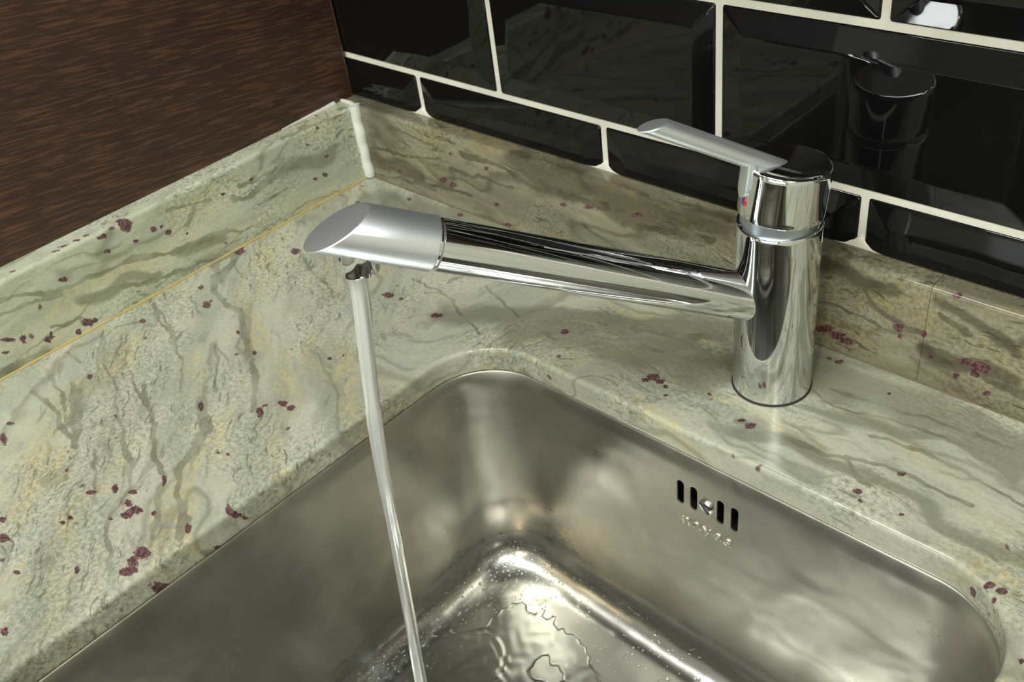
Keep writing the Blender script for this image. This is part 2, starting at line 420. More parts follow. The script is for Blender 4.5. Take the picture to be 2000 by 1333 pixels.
GARNETS = {
 'C': [(0.0037, -0.1550, 105, 155, 81, -130), (0.0245, -0.2075, 252, 400, 147, -227), (0.0516, -0.2193, 145, 228, 130, -198), (0.0260, -0.2628, 175, 308, 203, -306), (0.1069, -0.2256, 355, 526, 215, -321), (0.1409, -0.2338, 373, 539, 154, -227), (0.1955, -0.2046, 331, 419, 318, -466), (0.1729, -0.1477, 324, 384, 165, -250), (0.2006, -0.1961, 558, 690, 316, -463), (0.0575, -0.3253, 204, 398, 160, -232), (0.1596, -0.2927, 249, 395, 108, -153), (0.2014, -0.2711, 233, 332, 101, -143), (0.2071, -0.2560, 166, 228, 180, -257), (0.2161, -0.2556, 187, 253, 183, -260), (0.0486, -0.1269, 135, 182, 110, -175), (0.1699, -0.1260, 135, 155, 131, -202), (0.2228, -0.1235, 160, 170, 170, -258), (0.3168, -0.0843, 230, 197, 184, -275), (0.1165, -0.3363, 336, 623, 361, -511), (0.1743, -0.3843, 130, 252, 333, -452), (0.1836, -0.3724, 245, 455, 121, -164), (0.1969, -0.3676, 152, 273, 269, -364), (0.2130, -0.3741, 120, 214, 157, -211), (0.2129, -0.3794, 129, 234, 203, -273), (0.2028, -0.3742, 191, 345, 173, -233), (0.2068, -0.3881, 303, 567, 358, -479), (0.1834, -0.4093, 202, 415, 358, -479), (0.1841, -0.4041, 238, 480, 354, -475), (0.2493, -0.3899, 97, 171, 131, -173), (0.2506, -0.3971, 137, 246, 160, -211), (0.2548, -0.4029, 103, 187, 182, -238), (0.2571, -0.3997, 185, 331, 233, -305), (0.1649, -0.4392, 119, 276, 148, -197), (0.1480, -0.4325, 160, 371, 235, -314), (0.1399, -0.3844, 335, 681, 416, -571), (0.1991, -0.4464, 174, 392, 321, -421), (0.2366, -0.4697, 182, 420, 230, -295), (0.2277, -0.4217, 382, 762, 179, -235), (0.2633, -0.3382, 294, 444, 103, -138), (0.2705, -0.3396, 199, 298, 243, -326), (0.2124, -0.3130, 203, 313, 410, -567), (0.2198, -0.3094, 330, 499, 412, -570), (0.0571, -0.3876, 144, 328, 271, -381), (0.0708, -0.3984, 166, 384, 95, -133), (0.2055, -0.3491, 391, 662, 110, -150), (0.2254, -0.3685, 320, 553, 237, -319), (0.2553, -0.3621, 244, 396, 166, -221), (0.3984, -0.0890, 199, 148, 135, -195), (0.4051, -0.0902, 269, 197, 218, -315), (0.3964, -0.0943, 265, 198, 271, -391), (0.4109, -0.0925, 408, 296, 277, -399), (0.4160, -0.0995, 495, 359, 379, -542), (0.4751, -0.0938, 252, 159, 180, -253), (0.4686, -0.0922, 342, 218, 310, -436), (0.4887, -0.0089, 309, 166, 267, -390), (0.4814, -0.0088, 548, 300, 351, -514), (0.4380, -0.0829, 643, 434, 381, -545), (0.4421, -0.0861, 865, 580, 579, -827), (0.5644, -0.0795, 332, 161, 293, -401), (0.5515, -0.1052, 327, 171, 304, -412), (0.5559, -0.1107, 661, 343, 311, -420), (0.6381, -0.1255, 336, 135, 280, -363), (0.6318, -0.1255, 331, 136, 321, -418), (0.6370, -0.1322, 673, 274, 397, -514), (0.6214, -0.1311, 486, 209, 318, -414), (0.6603, -0.1583, 545, 210, 378, -479), (0.5777, -0.1071, 495, 239, 538, -723), (0.5276, -0.0203, 601, 297, 393, -563), (0.5090, -0.1316, 601, 368, 492, -669), (0.0689, -0.0119, 285, 316, 138, -233), (0.1304, -0.0065, 259, 263, 149, -247), (0.0299, -0.0405, 225, 271, 183, -308), ],
 'L': [(-0.2363, 0.0666, 183, -74, -92, -178), (-0.2401, 0.0705, 370, -151, -185, -359), (-0.2171, 0.0534, 302, -118, -181, -347), (-0.2104, 0.0523, 524, -203, -269, -519), (-0.2061, 0.0447, 295, -113, -179, -342), (-0.2943, 0.0078, 159, -67, -153, -247), (-0.2888, 0.0069, 370, -155, -244, -395), (-0.3040, 0.0037, 377, -160, -208, -328), (-0.3267, 0.0112, 261, -114, -214, -334), (-0.3230, 0.0118, 292, -127, -426, -668), (-0.3423, 0.0221, 304, -136, -163, -255), (-0.3522, 0.0271, 177, -80, -265, -413), (-0.2971, 0.0500, 261, -113, -243, -423), (-0.2340, 0.0508, 432, -173, -278, -521), (-0.2579, 0.0546, 320, -132, -286, -528), (-0.2560, 0.0676, 377, -156, -227, -431), (-0.2482, 0.0705, 321, -132, -280, -540), (-0.2592, 0.0674, 284, -118, -380, -719), (-0.2857, 0.0765, 238, -103, -295, -551), (-0.2750, 0.0758, 261, -111, -387, -732), (-0.2665, 0.0759, 290, -122, -382, -730), (-0.2922, 0.0750, 267, -116, -397, -734), (-0.1507, 0.0529, 387, -139, -331, -681), (-0.0494, 0.0244, 277, -84, -178, -381), (-0.0604, 0.0254, 422, -130, -301, -638), (-0.3256, 0.0763, 361, -163, -312, -557), (-0.1923, 0.0360, 671, -252, -353, -672), (-0.1629, 0.0114, 630, -225, -344, -643), (-0.3223, 0.0153, 784, -342, -319, -504), (-0.0442, 0.0685, 429, -132, -215, -505), (-0.3581, 0.0187, 248, -113, -447, -680), (-0.2372, 0.0722, 158, -64, -184, -360), ],
 'B': [(0.4718, 0.0145, 152, 12, 124, -295), (0.4811, 0.0125, 155, 13, 126, -295), (0.4883, 0.0114, 234, 22, 128, -296), (0.5200, 0.0355, 279, 34, 132, -316), (0.5620, 0.0283, 237, 37, 166, -364), (0.5696, 0.0279, 169, 28, 118, -256), (0.5740, 0.0284, 424, 71, 119, -257), (0.5691, 0.0214, 333, 54, 199, -421), (0.5504, 0.0718, 425, 65, 152, -397), (0.5355, 0.0377, 528, 71, 156, -366), (0.5585, 0.0152, 359, 55, 235, -496), (0.5775, 0.0107, 372, 63, 245, -496), (0.5423, 0.0230, 351, 49, 225, -499), (0.5217, 0.0295, 610, 75, 214, -500), (0.1066, 0.0246, 191, -46, 90, -330), (0.1193, 0.0230, 195, -44, 111, -398), (0.0463, 0.0170, 280, -81, 127, -475), (0.1233, 0.0545, 397, -92, 175, -695), (0.2742, 0.0474, 200, -19, 167, -561), (0.3207, 0.0548, 181, -10, 178, -583), (0.4000, 0.0888, 367, 6, 109, -372), (0.2479, 0.0418, 272, -32, 162, -548), (0.1654, 0.0511, 338, -65, 140, -531), (0.1803, 0.0020, 168, -29, 157, -497), (0.1714, 0.0191, 334, -61, 150, -508), ],
}
TONES = {  # the worktop set paints shading in together with the stone's colour
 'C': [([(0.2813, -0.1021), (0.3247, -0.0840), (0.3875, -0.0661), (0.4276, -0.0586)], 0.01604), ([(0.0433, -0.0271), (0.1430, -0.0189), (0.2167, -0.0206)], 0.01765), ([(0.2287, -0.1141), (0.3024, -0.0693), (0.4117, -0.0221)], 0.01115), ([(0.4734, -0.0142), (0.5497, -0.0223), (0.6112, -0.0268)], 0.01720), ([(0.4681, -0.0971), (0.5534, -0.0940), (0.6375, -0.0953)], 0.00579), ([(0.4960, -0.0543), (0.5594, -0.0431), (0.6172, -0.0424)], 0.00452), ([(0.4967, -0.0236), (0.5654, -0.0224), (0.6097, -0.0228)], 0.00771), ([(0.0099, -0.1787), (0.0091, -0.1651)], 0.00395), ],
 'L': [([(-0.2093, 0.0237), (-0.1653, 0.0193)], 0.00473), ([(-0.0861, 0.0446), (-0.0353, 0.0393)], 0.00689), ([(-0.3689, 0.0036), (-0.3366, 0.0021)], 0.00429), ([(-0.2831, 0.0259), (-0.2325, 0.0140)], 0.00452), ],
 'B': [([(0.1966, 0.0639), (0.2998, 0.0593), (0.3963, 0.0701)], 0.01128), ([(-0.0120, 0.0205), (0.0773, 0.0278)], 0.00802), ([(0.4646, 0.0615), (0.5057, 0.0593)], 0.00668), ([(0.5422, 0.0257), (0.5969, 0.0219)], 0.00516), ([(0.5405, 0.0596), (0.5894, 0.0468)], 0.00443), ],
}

def seg_dist(P, a, b):
    a = np.array(a); b = np.array(b); d = b - a
    t = np.clip(((P - a) @ d) / (d @ d + 1e-12), 0, 1)
    return np.linalg.norm(P - (a + t[:, None] * d), axis=1)

def vnoise(P, scale, seed):
    q = P * scale; i = np.floor(q).astype(int); f = q - i; f = f * f * (3 - 2 * f)
    def hsh(a, b):
        s = np.sin(a * 127.1 + b * 311.7 + seed * 74.7) * 43758.5453
        return s - np.floor(s)
    a = hsh(i[:, 0], i[:, 1]); b = hsh(i[:, 0] + 1, i[:, 1]); c = hsh(i[:, 0], i[:, 1] + 1); d = hsh(i[:, 0] + 1, i[:, 1] + 1)
    return (a + (b - a) * f[:, 0]) * (1 - f[:, 1]) + (c + (d - c) * f[:, 0]) * f[:, 1] - 0.5

def masks(P, key):
    G = P
    P = P + np.c_[vnoise(P, 90, 1) * 0.0035 + vnoise(P, 240, 2) * 0.0018, vnoise(P, 90, 3) * 0.0035 + vnoise(P, 240, 4) * 0.0018]
    wn = 1.25 + 1.2 * vnoise(P, 75, 5)
    v = np.zeros(len(P)); g = np.zeros(len(P))
    rs = np.random.RandomState(4)
    for pts, w in VEINS[key]:
        best = np.full(len(P), 9.0)
        for a, b in zip(pts[:-1], pts[1:]):
            best = np.minimum(best, seg_dist(P, a, b))
        wv = w * wn
        v = np.maximum(v, np.clip(1 - 0.5 * best / (wv + 0.0003), 0, 1))
    for x, y, a, b, c, d in GARNETS[key]:
        q = G + (P - G) * 0.3 - np.array((x, y))
        u = np.hypot(a * q[:, 0] + b * q[:, 1], c * q[:, 0] + d * q[:, 1])
        g = np.maximum(g, np.clip(1 - 0.5 * u, 0, 1))
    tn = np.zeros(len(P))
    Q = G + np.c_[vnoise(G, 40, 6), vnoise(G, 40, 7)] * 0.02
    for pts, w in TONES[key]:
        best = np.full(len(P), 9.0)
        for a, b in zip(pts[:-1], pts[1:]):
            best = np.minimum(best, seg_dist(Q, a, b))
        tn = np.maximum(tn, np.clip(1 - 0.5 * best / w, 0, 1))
    return v, g, tn

def set_attr(o, name, arr):
    at = o.data.attributes.new(name, 'FLOAT', 'POINT')
    at.data.foreach_set('value', np.asarray(arr, dtype=np.float32))

# ------------------------------------------------------------------ setting: walls, floor, ceiling
TW = 0.0187                     # plane of the grout on the tiled wall
UH = 0.072                      # height of the granite upstands
G1 = 0.1096                     # first level grout line
def struct(o):
    o['kind'] = 'structure'
    return o

def quad(name, pts, mat):
    return mesh_obj(name, pts, [(0, 1, 2, 3)], mat, smooth=False)
X0, X1, Y0, Z0, Z1 = -0.65, 2.4, -3.2, -0.9, 1.6
struct(quad('floor', [(X0, Y0, Z0), (X1, Y0, Z0), (X1, TW, Z0), (X0, TW, Z0)], M_floor))
struct(quad('ceiling', [(X0, Y0, Z1), (X0, TW, Z1), (X1, TW, Z1), (X1, Y0, Z1)], M_ceil))
struct(quad('wall_left', [(X0, Y0, Z0), (X0, TW, Z0), (X0, TW, Z1), (X0, Y0, Z1)], M_paint))
struct(quad('wall_right', [(X1, Y0, Z0), (X1, Y0, Z1), (X1, TW, Z1), (X1, TW, Z0)], M_paint))
struct(quad('wall_front', [(X0, Y0, Z0), (X0, Y0, Z1), (X1, Y0, Z1), (X1, Y0, Z0)], M_paint))

def tiled_wall():
    vs = [(X0, TW, Z0), (X1, TW, Z0), (X1, TW, Z1), (X0, TW, Z1)]
    fs = [(0, 1, 2, 3)]; mi = [0]
    g = 0.0024; pitch = 0.2032; row = 0.103; bev = 0.0165; rise = 0.0034; out = 0.0009
    for r in range(-1, 6):
        zb = G1 + row * r + g; zt = G1 + row * (r + 1) - g
        xs = 0.0752 if r % 2 else 0.1737
        cut = r == -1
        if cut: zb = UH + 0.0009
        k0 = int(math.floor((-0.25 - xs) / pitch))
        for k in range(k0, k0 + 10):
            xa = xs + k * pitch + g; xb = xs + (k + 1) * pitch - g
            b = len(vs)
            zi = zb if cut else zb + bev
            vs += [(xa, TW + .0005, zb), (xb, TW + .0005, zb), (xb, TW + .0005, zt), (xa, TW + .0005, zt)]
            vs += [(xa, TW - out, zb), (xb, TW - out, zb), (xb, TW - out, zt), (xa, TW - out, zt)]
            yi = TW - out - rise
            vs += [(xa + bev, yi, zi), (xb - bev, yi, zi), (xb - bev, yi, zt - bev), (xa + bev, yi, zt - bev)]
            for i in range(4):
                j = (i + 1) % 4
                fs.append((b + i, b + j, b + 4 + j, b + 4 + i)); mi.append(1)
                fs.append((b + 4 + i, b + 4 + j, b + 8 + j, b + 8 + i)); mi.append(1)
            fs.append((b + 8, b + 9, b + 10, b + 11)); mi.append(1)
    o = mesh_obj('wall_back', vs, fs, [M_grout, M_tile], smooth=False, matidx=mi)
    md = o.modifiers.new('edge', 'BEVEL')
    md.width = 0.0013; md.segments = 2; md.limit_method = 'ANGLE'; md.angle_limit = math.radians(5)
    for p in o.data.polygons: p.use_smooth = True
    o.data.set_sharp_from_angle(angle=math.radians(4))
    return struct(o)
tiled_wall()

# ------------------------------------------------------------------ countertop with the sink cut-out
CX0, CX1, CY0, CY1, CR = 0.2645, 0.655, -0.52, -0.1207, 0.05
OX0, OX1, OY0, OY1 = -0.0205, 1.2, -0.66, TW - 0.0006
CT = 0.020

def contour(x0, x1, y0, y1, r, dense=True):
    """rounded rectangle, counter-clockwise, as (point, outward normal)"""
    out = []
    def line(p, q, nrm, n):
        for i in range(n):
            t = i / n
            out.append(((p[0] + (q[0] - p[0]) * t, p[1] + (q[1] - p[1]) * t), nrm))
    def arc(c, a0, n):
        for i in range(n):
            a = math.radians(a0 + 90 * i / n)
            out.append(((c[0] + r * math.cos(a), c[1] + r * math.sin(a)), (math.cos(a), math.sin(a))))
    k = 1 if dense else 0
    line((x1, y0 + r), (x1, y1 - r), (1, 0), 90 if k else 20)
    arc((x1 - r, y1 - r), 0, 130 if k else 24)
    line((x1 - r, y1), (x0 + r, y1), (0, 1), 170 if k else 24)
    arc((x0 + r, y1 - r), 90, 160 if k else 24)
    line((x0, y1 - r), (x0, y0 + r), (-1, 0), 190 if k else 24)
    arc((x0 + r, y0 + r), 180, 30 if k else 24)
    line((x0 + r, y0), (x1 - r, y0), (0, -1), 40 if k else 24)
    arc((x1 - r, y0 + r), 270, 30 if k else 24)
    return out

def countertop():
    C0 = contour(CX0, CX1, CY0, CY1, CR)
    P = np.array([c[0] for c in C0]); N = np.array([c[1] for c in C0])
    tx = np.where(N[:, 0] > 1e-9, (OX1 - P[:, 0]) / np.where(N[:, 0] > 1e-9, N[:, 0], 1), np.where(N[:, 0] < -1e-9, (OX0 - P[:, 0]) / np.where(N[:, 0] < -1e-9, N[:, 0], 1), 9))
    ty = np.where(N[:, 1] > 1e-9, (OY1 - P[:, 1]) / np.where(N[:, 1] > 1e-9, N[:, 1], 1), np.where(N[:, 1] < -1e-9, (OY0 - P[:, 1]) / np.where(N[:, 1] < -1e-9, N[:, 1], 1), 9))
    T = np.minimum(tx, ty)
    rings = []
    for off, z in ((0.03, -CT), (0.0012, -CT), (0.0004, -CT + 0.0006), (0.0, -CT + 0.002), (0, -0.016), (0, -0.013), (0, -0.010), (0, -0.007), (0, -0.005), (0, -0.0035), (0.0003, -0.0019), (0.0011, -0.0008), (0.0022, -0.0002), (0.0036, 0.0)):
        q = P + N * off
        rings.append(np.c_[q, np.full(len(q), z)])
    R = 165
    for k in range(1, R + 1):
        s = 0.0036 + (T - 0.0036) * (k / R)
        q = P + N * s[:, None]
        rings.append(np.c_[q, np.zeros(len(q))])
    q = P + N * T[:, None]
    rings.append(np.c_[q, np.full(len(q), -CT)])
    V = np.concatenate(rings); n = len(P)
    F = []
    for k in range(len(rings) - 1):
        a = np.arange(n) + k * n; b = np.roll(np.arange(n), -1) + k * n
        F.append(np.c_[a, a + n, b + n, b])
    # close the underside back to the first ring
    a = np.arange(n) + (len(rings) - 1) * n; b = np.roll(np.arange(n), -1) + (len(rings) - 1) * n
    F.append(np.c_[a, np.arange(n), np.roll(np.arange(n), -1), b])
    F = np.concatenate(F)[:, ::-1]
    o = mesh_obj('countertop', V, F, M_counter, sharp=50)
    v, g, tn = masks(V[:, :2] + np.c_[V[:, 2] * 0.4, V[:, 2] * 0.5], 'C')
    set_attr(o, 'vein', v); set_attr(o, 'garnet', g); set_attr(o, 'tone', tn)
    return tag(o, 'speckled pale green granite worktop with a cut-out around the sink', 'countertop')
countertop()

def upstand(name, key, a0, a1, mat, label, joint=0.0):
    """slab standing on the worktop: profile swept along the wall; key 'L' runs along y, 'B' along x"""
    th = 0.0203 if key == 'L' else TW - 0.0006
    prof = [(0, 0.0006)] + [(0, z) for z in np.linspace(0.002, UH - 0.003, 46)]
    prof += [(0.0004, UH - 0.0016), (0.0012, UH - 0.0006), (0.0026, UH - 0.0001)]
    prof += [(d, UH) for d in np.linspace(0.004, th, 11)] + [(th, 0.0006)]
    s = np.linspace(a0, a1, int(abs(a1 - a0) / 0.0016) + 2)
    rings = []
    for i, u in enumerate(s):
        if key == 'L': rings.append([(-d, u, z) for d, z in prof])
        else: rings.append([(u, d, z) for d, z in prof])
    vs, fs = loft(rings)
    if key == 'B': fs = [f[::-1] for f in fs]
    if a1 < a0: fs = [f[::-1] for f in fs]
    o = mesh_obj(name, vs, fs, mat, sharp=50)
    V = np.array(vs)
    if key == 'L': P = np.c_[V[:, 1], V[:, 2] - V[:, 0] * 0.8]
    else: P = np.c_[V[:, 0], V[:, 2] + V[:, 1] * 0.8]
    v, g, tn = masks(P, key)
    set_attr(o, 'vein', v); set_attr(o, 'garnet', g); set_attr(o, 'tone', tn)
    return tag(o, label, 'upstand')
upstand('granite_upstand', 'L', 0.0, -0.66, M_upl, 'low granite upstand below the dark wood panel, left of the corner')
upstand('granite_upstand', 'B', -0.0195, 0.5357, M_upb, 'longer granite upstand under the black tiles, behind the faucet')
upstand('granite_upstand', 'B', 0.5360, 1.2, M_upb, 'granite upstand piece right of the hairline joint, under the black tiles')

# ------------------------------------------------------------------ sealant lines and the shaded rear joint
def bead(name, pts, widths, mat, seed, n=10, wob=0.25, up=None):
    """irregular rounded bead along a path"""
    rs = random.Random(seed)
    rings = []
    for i, p in enumerate(pts):
        p = Vector(p)
        d = (Vector(pts[min(i + 1, len(pts) - 1)]) - Vector(pts[max(i - 1, 0)])).normalized()
        a = d.orthogonal().normalized(); b = d.cross(a)
        w = widths[i] if isinstance(widths, list) else widths
        w *= 1 + wob * (rs.random() - 0.5)
        rings.append([tuple(p + (a * math.cos(t) + b * math.sin(t)) * w) for t in [2 * math.pi * k / n for k in range(n)]])
    vs, fs = loft(rings)
    return struct(mesh_obj(name, vs, fs, mat, sharp=80))
N = 26
pts = [(0.0012 + 0.0006 * math.sin(i * 0.9), -0.0012, 0.002 + i * (UH - 0.001) / (N - 1)) for i in range(N)]
bead('trim_1', pts, [0.0054 + 0.0003 * math.sin(i * .55) for i in range(N)], M_silicone, 3, wob=0.03)
pts = [(0.0 - i * 0.0035 + 0.0008, -0.001 + 0.0011 * i - 0.0012 * max(0, i - 2), UH + 0.0004) for i in range(7)]
bead('trim_2', pts, [0.0022 - 0.0001 * i for i in range(7)], M_silicone, 5)
pts = [(-0.0196, -0.008 - i * 0.004, UH + 0.0005) for i in range(16)]
bead('trim_3', pts, [0.0021 * (1 - i / 16) + 0.0003 for i in range(16)], M_silicone, 6)
bead('trim_4', [(0.0002, -0.006 - i * 0.008, 0.0004) for i in range(80)], 0.0012, M_ochre, 7, wob=0.5)
bead('trim_5', [(0.008 + i * 0.008, -0.0001, 0.0003) for i in range(140)], 0.0008, M_gapshade, 8, wob=0.6)  # dark line painted for the shaded gap under the rear upstand

def tile_foot_sealant():
    rs = random.Random(11)
    xs = np.arange(-0.014, 1.19, 0.0018)
    joints = [-0.128, 0.0752, 0.2784, 0.4816, 0.6848, 0.888, 1.0912]
    vs = []; n = 0
    for x in xs:
        w = 0.0005 + 0.0006 * abs(math.sin(x * 61) * math.sin(x * 23 + 1)) + 0.0003 * rs.random()
        if x > 0.47: w += 0.0010
        if x < 0.09: w += 0.0010
        for j in joints:
            w += 0.0040 * math.exp(-((x - j) / 0.0034) ** 2) + 0.0016 * math.exp(-((x - j + 0.002) / 0.014) ** 2)
        if x < 0.012: w += 0.005 * math.exp(-((x + 0.004) / 0.005) ** 2) * (0.6 + 0.8 * rs.random())
        y = TW - 0.0022
        vs += [(x, TW + 0.0003, UH - 0.0006), (x, y, UH + 0.0001), (x, y + 0.0001, UH + w * 0.6), (x, y + 0.0006, UH + w), (x, TW + 0.0003, UH + w + 0.0004)]
    rings = [vs[i * 5:(i + 1) * 5] for i in range(len(xs))]
    v, f = loft(rings)
    o = mesh_obj('trim_6', v, f, M_grout, sharp=70)
    return struct(o)
tile_foot_sealant()

# ------------------------------------------------------------------ wood panel
pn = empty('wood_panel', (-0.0295, -0.45, -0.05))
o = box('board', (-0.0385, -1.0, -0.05), (-0.0206, 0.0142, 1.25), M_wood, None, 0.0004)
def adopt(o, p):
    o.parent = p
    o.matrix_parent_inverse = Matrix.Translation(-p.location)
adopt(o, pn)
o = box('edge_band', (-0.0385, 0.0142, -0.05), (-0.0206, 0.0150, 1.25), M_edge)
adopt(o, pn)
o['label'] = 'thin lighter brown edge strip'
tag(pn, 'tall dark brown wood grain panel standing behind the left upstand', 'panel')

# ------------------------------------------------------------------ sink
SZ0 = -CT - 0.0004; FZ = -0.2185; FR = 0.030
sink = empty('kitchen_sink', (0.46, -0.32, FZ))
tag(sink, 'undermounted stainless steel sink bowl with water on its floor', 'sink')
def bowl_rings():
    rings = []; x0, x1, y0, y1 = CX0 + 0.0003, CX1 - 0.0003, CY0 + 0.0003, CY1 - 0.0003
    def ring(ins, z, r):
        return np.array([(p[0], p[1], z) for p, _ in contour(x0 + ins, x1 - ins, y0 + ins, y1 - ins, r, False)])
    rings.append(ring(-0.018, SZ0, CR + 0.018)); rings.append(ring(-0.0022, SZ0, CR + .0022)); rings.append(ring(-0.0014, SZ0 - 0.0004, CR + 0.0012)); rings.append(ring(-0.0008, SZ0 - 0.0012, CR + .0006))
    zt = FZ + FR
    for k in range(1, 13):
        t = k / 12
        rings.append(ring(-0.0006 + 0.0036 * t, SZ0 - 0.0016 + (zt - SZ0 + 0.0016) * t, CR + 0.0006 - 0.0036 * t))
    for k in range(1, 13):
        a = math.pi / 2 * k / 12
        i = 0.003 + FR * (1 - math.cos(a))
        rings.append(ring(i, zt - FR * math.sin(a), CR - 0.003 - 0.35 * (i - 0.003)))
    base = ring(0.003 + FR, FZ, CR - 0.003 - 0.35 * FR)
    c = np.array((0.46, -0.32)); rd = 0.045
    for k in range(1, 15):
        t = k / 14
        q = base[:, :2] - c
        rn = np.linalg.norm(q, axis=1)
        qq = c + q * ((1 - t) + t * rd / rn)[:, None]
        rings.append(np.c_[qq, np.full(len(qq), FZ - 0.006 * t * t)])
    q = rings[-1][:, :2] - c
    rings.append(np.c_[c + q * 0.96, np.full(len(q), FZ - 0.010)])
    rings.append(np.c_[c + q * 0.94, np.full(len(q), FZ - 0.016)])
    return rings
BR = bowl_rings()
def make_bowl():
    inner = [r.copy() for r in BR]
    outer = []
    for k, r in enumerate(BR[::-1]):
        q = r.copy()
        nk = len(BR) - 1 - k
        if nk <= 1: q[:, 2] -= 0.0011
        else:
            q[:, 2] -= 0.0011
            cc = np.array((0.46, -0.3205)); d = q[:, :2] - cc
            q[:, :2] = cc + d * 1.006
        outer.append(q)
    rings = [list(map(tuple, r)) for r in inner + outer]
    vs, fs = loft(rings, False, False)
    n = len(rings[0]); L = (len(rings) - 1) * n
    for i in range(n):
        j = (i + 1) % n
        fs.append((L + i, L + j, j, i))
    o = mesh_obj('bowl', vs, fs, M_steel, sharp=None)
    bm = bmesh.new(); bm.from_mesh(o.data)
    bmesh.ops.recalc_face_normals(bm, faces=bm.faces[:]); bm.to_mesh(o.data); bm.free()
    # overflow slots cut through the rear wall
    cv, cf = [], []
    for x in (0.4417, 0.4520, 0.4722, 0.4826):
        rings = []
        for y in (-0.132, -0.108):
            rg = []
            for i in range(24):
                a = 2 * math.pi * i / 24
                rg.append((x + 0.0027 * math.cos(a), y, -0.0555 + 0.0075 * (1 if math.sin(a) >= 0 else -1) + 0.0027 * math.sin(a)))
            rings.append(rg)
        v, f = loft(rings)
        b = len(cv); cv += v; cf += [tuple(i + b for i in q) for q in f]
    cut = mesh_obj('cut', cv, cf, M_steel, smooth=False)
    bm = bmesh.new(); bm.from_mesh(cut.data)
    bmesh.ops.recalc_face_normals(bm, faces=bm.faces[:]); bm.to_mesh(cut.data); bm.free()
    md = o.modifiers.new('slots', 'BOOLEAN'); md.operation = 'DIFFERENCE'; md.solver = 'EXACT'; md.object = cut
    dg = bpy.context.evaluated_depsgraph_get()
    me = bpy.data.meshes.new_from_object(o.evaluated_get(dg))
    o.modifiers.clear(); o.data = me
    bpy.data.objects.remove(cut)
    me.polygons.foreach_set('use_smooth', np.full(len(me.polygons), True))
    me.set_sharp_from_angle(angle=math.radians(40))
    return o
bowl = make_bowl(); adopt(bowl, sink)
WY = CY1 - 0.0011
# chamber behind the slots
def open_box(name, x0, x1, y0, y1, z0, z1, mat):
    vs = [(x0, y0, z0), (x1, y0, z0), (x1, y1, z0), (x0, y1, z0), (x0, y0, z1), (x1, y0, z1), (x1, y1, z1), (x0, y1, z1)]
    return mesh_obj(name, vs, [(0, 1, 2, 3), (4, 7, 6, 5), (1, 5, 6, 2), (2, 6, 7, 3), (3, 7, 4, 0)], mat, smooth=False)
o = open_box('overflow_channel', 0.432, 0.492, CY1 + 0.0016, CY1 + 0.02, -0.078, -0.036, M_dark); adopt(o, sink)
o['label'] = 'dark channel seen through the overflow slots'
def screw():
    rings = []
    for r, y in ((0.0052, 0.0006), (0.0052, -0.0004), (0.0046, -0.0012), (0.0030, -0.0018), (0.0012, -0.0020)):
        rings.append([(0.4618 + r * math.cos(2 * math.pi * i / 32), WY + y, -0.0565 + r * math.sin(2 * math.pi * i / 32)) for i in range(32)])
    vs, fs = loft(rings)
    o = mesh_obj('overflow_screw', vs, fs, M_chrome, sharp=50); adopt(o, sink)
    a = math.radians(48); c, s = math.cos(a), math.sin(a)
    q = []
    for y in (WY - 0.0022, WY - 0.0008):
        for u, v in ((-0.0048, -0.0006), (0.0048, -0.0006), (0.0048, 0.0006), (-0.0048, 0.0006)):
            q.append((0.4618 + u * c + v * s, y, -0.0565 - u * s + v * c))
    sl = mesh_obj('screw_slot', q, [(0, 1, 2, 3), (7, 6, 5, 4), (0, 4, 5, 1), (1, 5, 6, 2), (2, 6, 7, 3), (3, 7, 4, 0)], M_rubber, smooth=False)
    sl.parent = o
screw()
def logo():
    cu = bpy.data.curves.new('logo', 'FONT')
    cu.body = 'nayes'; cu.size = 0.0135; cu.align_x = 'CENTER'; cu.extrude = 0.0005; cu.bevel_depth = 0.0003; cu.bevel_resolution = 1
    cu.space_character = 1.12
    to = bpy.data.objects.new('logo', cu); COL.objects.link(to)
    dg = bpy.context.evaluated_depsgraph_get()
    me = bpy.data.meshes.new_from_object(to.evaluated_get(dg))
    bpy.data.objects.remove(to)
    me.materials.clear(); me.materials.append(M_steel)
    o = bpy.data.objects.new('embossed_lettering', me); COL.objects.link(o)
    # stands in the rear wall plane, facing -y
    o.matrix_world = Matrix.Translation((0.4615, WY + 0.0000, -0.0825)) @ Matrix.Rotation(math.pi / 2, 4, 'X') @ Matrix.Scale(1.18, 4, (1, 0, 0))
    o.parent = sink; o.matrix_parent_inverse = Matrix.Translation(-sink.location)
logo()
def strainer():
    vs, fs = lathe([(0.0425, -0.0185), (0.0425, -0.0165), (0.040, -0.0145), (0.032, -0.0145), (0.029, -0.018), (0.018, -0.019), (0.004, -0.019)], 64)
    o = mesh_obj('drain_strainer', vs, fs, M_chrome)
    o.parent = sink
    o.location = (0, 0, 0.0)
strainer()

